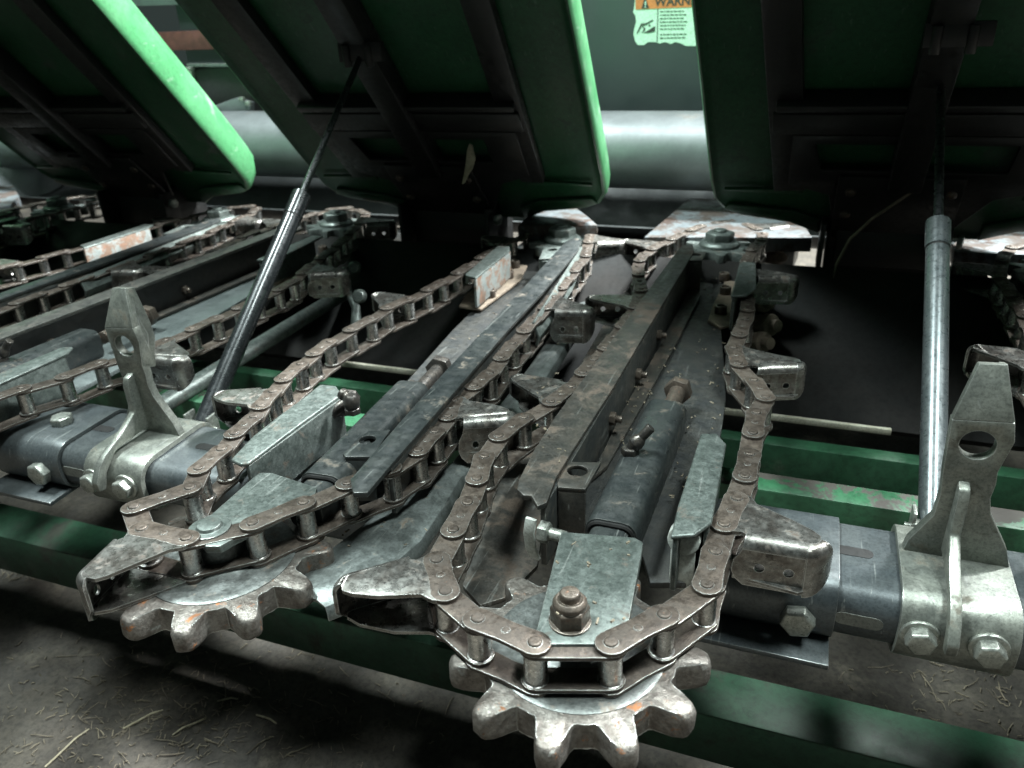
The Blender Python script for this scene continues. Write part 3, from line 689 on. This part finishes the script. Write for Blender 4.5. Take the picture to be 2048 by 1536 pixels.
# ================================================================== CROSS TUBES
rowmode(False)
def rsec(w, h, r, dx=0.0):
    return rrect(w+2*dx, h+2*dx, r+dx, 6)
TY, TZ, TW, TH, TR = 537.0, -48.0, 100.0, 48.0, 18.0
def cross_tube(x0, label):
    """black divider support tube: x0 = divider line"""
    root = thing('cross_tube', label, 'tube', (x0, TY, TZ-TH/2), 'cross tubes between the rows')
    yf, zt = TY-TW/2, TZ+TH/2
    b = MB(); b.profile(rsec(TW, TH, TR), (x0-176, TY, TZ), (x0+300, TY, TZ), rsec(TW, TH, TR, -4)); part('tube', b, 'tube', root, 0.5)
    sl = MB(); xs0, xs1 = x0-178, x0-80
    sl.profile(rsec(TW, TH, TR, 4.5), (xs0, TY, TZ), (xs1, TY, TZ), rsec(TW, TH, TR, 0.3)); part('sleeve', sl, 'tube', root, 0.8)
    ft = MB(); zf = TZ-TH/2
    ft.prism([(xs0, yf-26), (xs1-1, yf-26), (xs1-1, yf+14), (xs0, yf+14)], zf-5, zf); part('foot_flange', ft, 'tube', root, 1)
    bb = MB(); bolt(bb, (x0-106, yf-4.5, TZ-3), (0, -1, 0), 13, 10); part('bolt', bb, 'zincbolt', root, 0.6)
    bb = MB(); bolt(bb, (x0-118, TY-6, zt+4.5), (0, 0, 1), 12, 9); part('bolt', bb, 'zincbolt', root, 0.6)
    for (sx, L) in ((-64, 34), (84, 34)):
        d = MB(); c = rrect(L, 11, 5.4, 6)
        d.extrude_poly([(x0+sx+u, yf-0.4, TZ+1+v) for u, v in c], (0, 1.5, 0))
        part('slot', d, 'slotlit' if sx < 0 else 'rubber_slot_shade', root)  # slots are solid inlays: one coloured as lit, the rest as shaded holes
        d = MB(); d.extrude_poly([(x0+sx-8+u, TY+2+v, zt+0.4) for u, v in c], (0, 0, -1.5)); part('slot', d, 'rubber_slot_shade', root)
    return root
XL, XR = -626.0, 137.0
ctR = cross_tube(XR, 'dark rounded cross tube with bolted sleeve, right of the centre row')
ctL = dup(ctR, XL-XR, 'dark rounded cross tube with bolted sleeve, left of the centre row', -13)

# ================================================================== LATCH BRACKETS
def latch(x0, label):
    root = thing('latch_bracket', label, 'bracket', (x0, TY, TZ-TH/2), 'hood latch brackets on the cross tubes')
    yf = TY-TW/2
    b = MB(); hw = 38
    b.profile(rsec(TW, TH, TR, 6.5), (x0-hw, TY, TZ), (x0+hw, TY, TZ), rsec(TW, TH, TR, 0.6)); part('clamp_band', b, 'zinc', root, 0.9)
    for sx, z in ((-24, -43), (19, -42)):
        bb = MB(); f = (x0+sx, yf-6.4, z); bb.lathe([(13.5, 0), (13.2, 2.4), (11, 2.8)], f, (0, -1, 0), 24); bb.hexa((f[0], f[1]-2.4, f[2]), (0, -1, 0), 10.5, 9, 0.25)
        part('bolt', bb, 'zincbolt', root, 0.5)
    # upright: lower plate with a round hole, upper part folded back to a chisel tip
    YU = 544.0
    out = [(-35, -18), (-33, -8), (-20, 18), (-19, 38), (-21, 58), (-23, 100), (15, 103), (18, 88), (13, 62), (14, 52), (13, 40), (16, 26), (32, -2), (37, -18)]
    b = MB(); b.extrude_poly([(x0+u, YU, v) for u, v in out], (0, 9, 0), [[(x0+a, YU, c) for a, c in circ(-3.5, 82, 11.5, 24)]]); part('upright', b, 'zinc', root, 0.8)
    b = MB(); top = [(x0-23, YU, 100.3), (x0+15, YU, 103.3), (x0+5, YU+13, 140), (x0-12, YU+13, 139)]
    b.extrude_poly(top, (0, 8, -2)); part('chisel_tip', b, 'zinc', root, 0.8)
    b = MB(); b.extrude_poly([(x0+15, YU+2, 103), (x0+18, YU+2, 88), (x0+13, YU+2, 58), (x0+13.5, YU+16, 54), (x0+17.5, YU+22, 86), (x0+15, YU+23, 103), (x0+5.5, YU+24, 137), (x0+5.5, YU+15, 139.5)], (-4, 0, 0)); part('side_flange', b, 'zinc', root, 0.6)
    # centre gusset welded to the band and the upright
    g = [(YU+1, 52), (YU-8, 49), (YU-11, 40), (YU-12, 12), (512, 0), (484, -12), (474, -20), (465, -34), (466, -44), (474, -46), (480, -30), (498, -14), (530, -12), (YU+1, -12)]
    b = MB(); b.extrude_poly([(x0-10, q[0], q[1]) for q in g], (8, 0, 0)); part('gusset', b, 'zinc', root, 1.8)
    return root
laR = latch(XR, 'zinc latch bracket with a round hole clamped on the right cross tube, close to camera')
laL = dup(laR, XL-XR, 'zinc latch bracket with a round hole clamped on the left cross tube', -16)

# ================================================================== HOODS
HD, HN, HP = Vector((0, -.646, .763)).normalized(), Vector((0, .763, .646)).normalized(), Vector((0, 1335, 41))
def hood(x0, label, group='green divider hoods tipped open'):
    root = thing('divider_hood', label, 'hood', (x0, HP.y, HP.z-45), group)
    P = lambda u, s, n=0.0: HP+Vector((x0, 0, 0))+HD*s-HN*n*-1+Vector((u, 0, 0))
    # shell: underside (towards the camera) and curved outer skin behind it
    half = lambda s: 283+0.05*s
    out = [(-292, 70), (-288, 22), (-272, -6), (-245, -20), (-160, -34), (-118, -62), (118, -62), (160, -34), (245, -20), (272, -6), (288, 22), (292, 70), (300, 300), (318, 835), (-318, 835), (-300, 300)]
    def ringed(lst, cap):
        rows = []
        for sc, dn in lst:
            r_ = [P(u*sc, 280+(v-280)*sc, dn) for u, v in out]; rows.append(r_+[r_[0]])
        b = MB(); b.grid(rows)
        b.bm.faces.new([b.bm.verts.new(p) for p in rows[cap][:-1]]); return b
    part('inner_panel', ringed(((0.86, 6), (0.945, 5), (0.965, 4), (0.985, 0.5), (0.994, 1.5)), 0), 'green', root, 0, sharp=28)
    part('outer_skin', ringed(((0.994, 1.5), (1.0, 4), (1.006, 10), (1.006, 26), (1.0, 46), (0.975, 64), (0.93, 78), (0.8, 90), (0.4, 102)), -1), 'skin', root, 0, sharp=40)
    # inset pocket lip along the bottom
    for s in (-1, 1):
        b = MB(); b.extrude_poly([P(s*118, -58, -3), P(s*165, -30, -3), P(s*245, -14, -3), P(s*272, 0, -3), P(s*262, 14, -3), P(s*160, 0, -3), P(s*118, -20, -3)], HN*7); part('bottom_lip', b, 'green', root, 2.5, 3)
    for s in (-1, 1):
        b = MB(); b.extrude_poly([P(s*150, 62, -4), P(s*270, 56, -4), P(s*270, 52, -4), P(s*150, 50, -4)], HN*6); part('step_rib', b, 'green', root, 1.2)
    # black frame
    def bar(u0, s0, u1, s1, w, t, name='frame_bar', lift=0):
        a, c = P(u0, s0), P(u1, s1); d = (c-a).normalized(); sd = d.cross(HN).normalized()*w/2
        q = MB(); q.extrude_poly([a+sd-HN*t, c+sd-HN*t, c-sd-HN*t, a-sd-HN*t], HN*(t+3)); return part(name, q, 'black', root, 2)
    bar(-170, 70, -228, 815, 46, 14); bar(168, 70, 198, 815, 42, 14)
    bar(-200, 226, 190, 226, 40, 20); bar(-196, 262, 188, 262, 12, 26)
    bar(-12, 100, -20, 815, 44, 34)
    q = MB(); o = [P(u, s, -16) for u, s in ((-172, 200), (172, 200), (168, 90), (110, 66), (60, -40), (-95, -40), (-112, 66), (-172, 90))]
    w1 = [P(u, s, -16) for u, s in ((-140, 182), (-20, 182), (-12, 130), (-20, 124), (-128, 124))]; w2 = [P(u, s, -16) for u, s in ((12, 182), (112, 182), (112, 124), (16, 124), (8, 130))]
    q.extrude_poly(o, HN*6, (w1, w2)); part('frame_plate', q, 'black', root, 1.2)
    q = MB(); q.extrude_poly([P(u, s, -22) for u, s in ((-102, 118), (66, 118), (70, 20), (62, -80), (-100, -80))], HN*6); part('hinge_plate', q, 'black', root, 1.5)
    for u, s in ((-82, 84), (-84, 28), (-90, -40), (52, 84), (52, 28)):
        q = MB(); q.lathe([(8, 0), (7.6, 3), (5, 5), (0, 5.6)], P(u, s, -22), -HN, 14); part('bolt', q, 'rustbolt', root)
    q = MB(); a = P(-6, 392, -36); q.box(a, (70, 12, 26), None); q.cyl(a+Vector((-22, -4, -20)), a+Vector((-22, -6, 10)), 6, 12); q.cyl(a+Vector((14, -4, -20)), a+Vector((14, -6, 10)), 6, 12); part('strut_mount', q, 'black', root, 1)
    return root
HX = -618
hdC = hood(HX, 'green hood tipped open in the middle, gas strut running up to it')
hdR = dup(hdC, ROW, 'green hood tipped open at top right, hanging in shadow above the grey strut')
hdL = dup(hdC, -ROW, 'green hood tipped open at left with a bright lit rim')
hdN = dup(hdC, 2*ROW, 'green hood of the next row beyond the right edge of the picture')  # out of view, added to shade the low beam from the lamps
hdF = dup(hdC, -2*ROW, 'green hood at the far left edge, only its bright corner showing')
# black hinge boxes under the hoods
def hingebox(x0, label):
    root = thing('hinge_box', label, 'box', (x0-16, 1330, -220), 'black hinge boxes under the hoods')
    b = MB(); b.box((x0-16, 1385, -90), (176, 90, 260)); part('housing', b, 'black', root, 4)
    b = MB(); b.box((x0-16, 1335, -10), (150, 10, 70)); part('front_plate', b, 'black', root, 2)
    for sx in (-96, 84):
        b = MB(); b.prism([(x0-16+sx-4, 1300), (x0-16+sx+4, 1300), (x0-16+sx+4, 1400), (x0-16+sx-4, 1400)], -60, 30); part('side_ear', b, 'black', root, 1.5)
    b = MB(); b.hexa((x0-16+98, 1315, 8), (1, -0.3, 0), 11, 8); part('bolt', b, 'zincbolt', root, 0.5)
    return root
hbC = hingebox(HX, 'black hinge box under the middle green hood')
hbR = dup(hbC, ROW, 'black hinge box under the right green hood')
hbL = dup(hbC, -ROW, 'black hinge box under the left green hood')

# ================================================================== GAS STRUTS
def strut(label, pts, X, r0, r1, mt):
    a, m_, t = [WX(x, y, X) for x, y in pts]
    d = (t-a).normalized()
    root = thing('gas_strut', label, 'strut', tuple(a), 'gas struts holding the hoods')
    b = MB(); n = d.to_track_quat('Z', 'Y')
    L1_ = (m_-a).length
    b.lathe([(r1*0.55, -6), (r1, 0), (r1, L1_-38), (r1+1.0, L1_-37.5), (r1+1.0, L1_-2), (r1*0.8, L1_)], a, d, 28); part('cylinder', b, mt, root, 0)
    b = MB(); b.lathe([(r1*1.0+0.25, L1_-39.4), (r1+0.25, L1_-38.2)], a, d, 28); part('seam_ring', b, 'rubber_slot_shade', root)
    b = MB(); b.cyl(a+d*L1_, t, r0, 16); part('rod', b, 'strut', root)
    b = MB(); b.lathe([(6, 0), (9, 6), (9, 16), (6, 20), (0, 20)], t-d*8, d, 16); part('rod_end', b, 'black', root)
    b = MB(); b.box(a-d*6, (34, 10, 16)); b.box(a-d*2+Vector((-16, 0, 4)), (3, 16, 24)); b.box(a-d*2+Vector((16, 0, 4)), (3, 16, 24)); b.cyl(a-d*4-Vector((22, 0, 0)), a-d*4+Vector((22, 0, 0)), 3, 10); part('base_clevis', b, 'zincbolt', root, 0.5)
    return root
stL = strut('slim black gas strut leaning up to the middle hood', [(407,848),(597,377),(745,58)], XL, 4.5, 11.5, 'strut')
stR = strut('upright dusty grey gas strut at right, reaching into the dark hood', [(1864,1050),(1885,418),(1884,70)], XR, 5.0, 11.5, 'strutgrey')

# ================================================================== COPIES OF THE ROW
def rowcopies(dx, which, where):
    return [dup(o, dx, lab+' '+where) for o, lab in which]
def repaint(o, table):
    for ch in o.children:
        k = ch.name.split('.')[0]
        if k in table:
            ch.material_slots[0].link = 'OBJECT'; ch.material_slots[0].material = MT[table[k]]
FL = 'in the neighbouring left row'
lc = rowcopies(-ROW, [(chL, 'dark gathering chain on the far side'),
  (raA, 'black bolted rail with a pale top edge'), (raB, 'dim thin rail deep'), (tnR, 'grey tube tensioner with long bolt'),
  (gRF, 'pale open ended guide'), (gLR, 'brown sided guide'), (gRR, 'dark folded guide at the chain head'),
  (dkR, 'smooth grey deck plate'), (dkL, 'shadowed deck plate'), (drR, 'drive sprocket behind the gas strut'), (drL, 'drive sprocket below the lit hood corner'), (gp, 'gearbox cover')], FL)
repaint(lc[1], {'top_flange': 'railpale', 'side_flange': 'black'})
lc[7].material_slots[0].link = 'OBJECT'; lc[7].material_slots[0].material = MT['paledeck']
for ch in list(lc[3].children):
    if ch.name.split('.')[0] == 'adjusting_bolt': bpy.data.objects.remove(ch)
BASE[lc[3].name] = tuple(v/S for v in lc[3].location)
rowmode(True); a, c = XF @ W(206, 676, -22), XF @ W(290, 634, -22); rowmode(False); d_ = (c-a).normalized(); b = MB()
b.cyl(a, c, 8.5, 18); b.hexa(c, d_, 15, 14, 0.2); part('adjusting_bolt', b, 'rustbolt', lc[3], 0.5)
lv = thing('support_lever', 'dim grey lever with round knobs behind the left gas strut', 'lever', tuple(W(715, 640, -60)))
b = MB(); b.tube([W(690, 540, -20), W(697, 585, -35), W(712, 615, -50), W(712, 650, -75)], [6, 6, 7, 9], 10); part('arm', b, 'galv', lv)
for x, y in ((712, 535), (722, 592)):
    b = MB(); b.lathe([(9, 0), (11, 3), (11, 10), (8, 14), (0, 15)], W(x, y, -30), (0.2, -0.9, 0.3), 16); part('knob', b, 'galv', lv)
FF = 'in the farthest row at the left edge'
rowcopies(-2*ROW, [(chR, 'dim gathering chain'), (raA, 'dim black rail'), (drR, 'dim drive sprocket'), (dkR, 'dim deck plate'), (gRR, 'dim folded guide')], FF)
FR = 'in the next row at the right edge'
rowcopies(ROW, [(chL, 'gathering chain with lit paddles'), (raB, 'thin rail'), (dkL, 'deck plate'), (drL, 'drive sprocket'), (gLR, 'rusty guide')], FR)

# ================================================================== SMALL THINGS BEHIND
def lip(name, label, pts, z, h):
    P = WP(pts, z); b = MB(); b.prism(P, z, z-h); single(name, b, 'peel', label, 'plate', (P[0].x, P[0].y, z-h), bevel=1.5, group='peeling white plates at the trough edge')
lip('trough_lip', 'peeling white plate behind the left drive sprocket of the centre row', [(1035,452),(1055,432),(1085,418),(1150,414),(1175,432),(1195,450)], 2, 30)
lip('trough_lip', 'long peeling bluish plate behind the right drive sprocket of the centre row', [(1288,474),(1340,430),(1378,396),(1460,400),(1600,437),(1625,475)], -20, 26)
lip('trough_lip', 'peeling white plate at the far right behind the grey strut', [(1905,490),(1950,448),(2110,450),(2110,510),(1910,505)], -20, 26)
lip('trough_lip', 'dusty white lump of plate at the far left under the hood corner', [(-40,372),(25,370),(38,392),(20,410),(-40,420)], 0, 26)
b = MB(); b.cyl((-778, 640, -88), (-765, 1125, -88), 12.5, 20); single('support_rod', b, 'galv', 'long pale galvanised rod running back under the left gas strut', 'rod', (-778, 640, -100))
# fittings right of the outer chain
for k, (x, y, r) in enumerate(((1533,612,11), (1545,655,13), (1530,690,12), (1560,520,11))):
    p = W(x, y, -70); b = MB(); b.lathe([(r*0.55, 0), (r, 1), (r, 16), (r*1.25, 17), (r*1.25, 28), (r*0.7, 29), (r*0.7, 40)], p+Vector((-22, 12, 0)), (0.7, -0.6, 0.2), 18)
    single('pipe_fitting', b, 'dust', ['upper dusty pipe fitting beside the rear of the right chain', 'round dusty pipe fitting below the upper one beside the right chain', 'lowest dusty pipe fitting beside the right chain', 'dim pipe fitting behind the shiny rear paddle'][k], 'fitting', tuple(p), 'pipe fittings beside the right chain', bevel=0.5)
pts = [WY(x, y, 1250) for x, y in ((1840,372),(1800,400),(1745,437),(1700,478),(1672,530),(1660,590),(1672,640))]
b = MB(); b.tube(pts, 2.2, 8); single('cable', b, 'dust', 'thin dim cable hanging across the black panel at right', 'cable', tuple(pts[-1]))
# husk on the hood frame
q = [WY(x, y, 1205) for x, y in ((938,288),(944,292),(950,320),(944,340),(936,352),(928,368),(924,368),(930,335),(934,300))]
b = MB(); b.extrude_poly(q, (0, 3, 1)); single('husk', b, 'straw', 'pale dry husk hanging from the black frame of the middle hood', 'husk', tuple(q[5]), bevel=0.3)
# decal
dc = thing('warning_decal', 'torn warning decal with an orange header on the dark back sheet', 'decal', tuple(WY(1320, 60, 1794)))
YD = 1795.0
D = lambda x, y, k=0: WY(x, y, YD-k)
b = MB(); b.extrude_poly([D(*p) for p in ((1270,0),(1268,18),(1266,24),(1271,32),(1272,44),(1268,60),(1267,70),(1271,84),(1276,90),(1288,90),(1296,84),(1310,84),(1320,87),(1330,84),(1342,88),(1350,84),(1362,87),(1372,92),(1400,92),(1440,88),(1440,-60),(1270,-60))], (0, 0.6, 0)); part('paper', b, 'paper', dc)
b = MB(); b.extrude_poly([D(*p, 0.9) for p in ((1271,-40),(1440,-40),(1440,12),(1366,15),(1271,19))], (0, 0.5, 0)); part('header', b, 'orange', dc)
b = MB(); b.extrude_poly([D(*p, 1.6) for p in ((1283,17),(1290,-8),(1298,16))], (0, 0.5, 0)); part('triangle', b, 'ink', dc)
b = MB()
for yy in (22, 29, 36, 43, 50, 57, 68, 75):
    x = 1320
    while x < 1369:
        w = random.uniform(2.5, 8); b.extrude_poly([D(x, yy-(x-1320)*0.02, 0.9), D(x+w, yy-(x-1320)*0.02, 0.9), D(x+w, yy+2.0-(x-1320)*0.02, 0.9), D(x, yy+2.0-(x-1320)*0.02, 0.9)], (0, 0.3, 0)); x += w+1.6
part('small_print', b, 'ink', dc)
b = MB()
for poly in (((1273,67),(1276,66),(1284,51),(1292,50),(1307,41),(1305,39),(1292,46),(1282,47)), ((1287,66),(1310,52),(1310,63),(1296,66)), ((1284,52),(1288,58),(1283,65),(1286,65),(1291,58),(1287,52)), ((1315,17),(1316.5,17),(1315,84),(1313.5,84))):
    b.extrude_poly([D(*p, 0.9) for p in poly], (0, 0.3, 0))
c = D(1299, 51, 0.9); b.lathe([(2.2, 0), (2.2, 0.3)], c, (0, 1, 0), 12)
part('pictogram', b, 'ink', dc)
def text(s, pos, size, parent, name, mt, rot=None):
    cu = bpy.data.curves.new(name, 'FONT'); cu.body = s; cu.size = size*S; cu.extrude = 0.0002; cu.offset = size*S*0.02
    o = bpy.data.objects.new(name, cu); C.objects.link(o)
    dg = bpy.context.evaluated_depsgraph_get(); me = bpy.data.meshes.new_from_object(o.evaluated_get(dg))
    bpy.data.objects.remove(o); me.materials.append(MT[mt])
    t = bpy.data.objects.new(name, me); C.objects.link(t); t.parent = parent
    t.location = (Vector(pos)-Vector(root_loc(parent)))*S
    t.rotation_euler = rot or (R(90), 0, 0); return t
text('WARNING', D(1309, 12, 1.6), 24, dc, 'lettering', 'ink')
text('!', D(1288.5, 15, 2.6), 17, dc, 'exclamation_mark', 'paper')
# things seen between the left and the middle hood
cb = thing('control_box', 'black box with a silver lever seen between the left and middle hoods', 'box', tuple(WY(470, 230, 1700)))
o = lambda x, y, Y=1700: WY(x, y, Y)
b = MB(); b.extrude_poly([o(385,132), o(560,132), o(560,236), o(400,236), o(385,170)], (0, 60, 0)); part('body', b, 'black', cb, 3)
b = MB(); b.extrude_poly([o(384,126), o(560,126), o(560,132), o(384,132)], (0, -20, 0)); part('top_edge', b, 'galv', cb, 1)
b = MB(); b.extrude_poly([o(410,218,1660), o(470,196,1660), o(500,205,1660), o(500,226,1660), o(420,232,1660)], (0, 20, 0)); part('lever', b, 'auger', cb, 3)
b = MB(); b.box(o(484,198,1650), (14, 14, 10)); b.box(o(497,207,1650), (14, 14, 12)); part('lever_bolt', b, 'zincbolt', cb, 3)
b = MB(); b.extrude_poly([o(357,148,1690), o(383,136,1690), o(385,168,1690), o(373,168,1690)], (0, 30, 0)); b.box(o(380,137,1680), (16, 20, 8)); part('catch', b, 'zincbolt', cb, 2)
b = MB(); b.extrude_poly([WY(x, y, 1780) for x, y in ((200,70),(460,58),(460,98),(200,105))], (0, 10, 0)); single('painted_band', b, 'maroon', 'maroon band across the grey wall between the hoods', 'band', tuple(WY(330, 100, 1780)), bevel=1)
b = MB(); b.extrude_poly([WY(x, y, 1770) for x, y in ((180,-60),(420,-60),(420,8),(180,15))], (0, 10, 0)); single('light_panel', b, 'auger', 'pale grey steel panel at the top between the hoods', 'panel', tuple(WY(300, 10, 1770)), bevel=1)

# ================================================================== STRAW
def straw(x, y, L, ang, r=1.6, bend=0.1):
    p = W(x, y, FZ+r); pts = []
    for k in range(5):
        t = (k/4-0.5)*L; pts.append(p+Vector((t*math.cos(ang)-bend*t*t/L*math.sin(ang), t*math.sin(ang)+bend*t*t/L*math.cos(ang), random.uniform(0, 3))))
    b = MB(); b.tube(pts, [r*0.8, r, r, r, r*0.7], 6); return b, p
for k, (x0, y0, x1, y1, lab) in enumerate(((90,1534,178,1458,'long pale straw stem on the floor at the lower left corner'), (247,1457,326,1420,'straight bright straw stem on the lit floor patch'),
        (413,1436,345,1470,'thin bent straw stem beside the tangle on the lit floor'), (435,1402,475,1398,'short straw stem right of the lit floor patch'), (513,1430,553,1447,'lone straw piece on the dark floor below the left sprocket'))):
    a, c = W(x0, y0, FZ+2), W(x1, y1, FZ+2); b = MB()
    b.tube([a, a.lerp(c, .3)+Vector((1, 0, 2)), a.lerp(c, .7)+Vector((-1, 1, 2)), c], [1.2, 1.3, 1.25, 0.9], 7); single('straw_stem', b, 'straw', lab, 'straw', tuple(a), 'loose straw stems')
b = MB()
for k in range(720):
    x, y = random.gauss(290, 160), random.gauss(1430, 60)
    if k % 3 == 0: x, y = random.uniform(0, 900), random.uniform(1290, 1536)
    if k % 7 == 0: x, y = random.uniform(0, 90), random.uniform(1110, 1160)
    if k % 5 == 0: x, y = random.uniform(1680, 2048), random.uniform(1330, 1510)
    q, p = straw(x, y, random.uniform(3, 13) if k % 8 else random.uniform(16, 34), random.uniform(0, math.pi), random.uniform(0.35, 0.8), random.uniform(-.3, .3)); b.merge(q); q.bm.free()
for (x0, x1, y0, y1, z, n) in ((1240, 1440, 640, 1000, -40, 90), (930, 1120, 480, 700, -41, 60), (1380, 1500, 540, 700, -39, 30), (1060, 1130, 740, 960, 15, 14), (660, 860, 960, 1150, -49, 14), (1090, 1270, 1080, 1290, 20, 12)):
    rowmode(True)
    for k in range(n):
        p = W(random.uniform(x0, x1), random.uniform(y0, y1), z); a_ = random.uniform(0, 6.3); l_ = random.uniform(1.5, 5)
        q = MB(); q.tube([XF @ (p+Vector((0, 0, 0.5))), XF @ (p+Vector((l_*math.cos(a_), l_*math.sin(a_), 1)))], random.uniform(0.4, 0.9), 5); b.merge(q); q.bm.free()
    rowmode(False)
single('chaff', b, 'chaff', 'scattered straw chaff and chopped bits on the floor', 'chaff', (0, 0, FZ), kind='stuff')
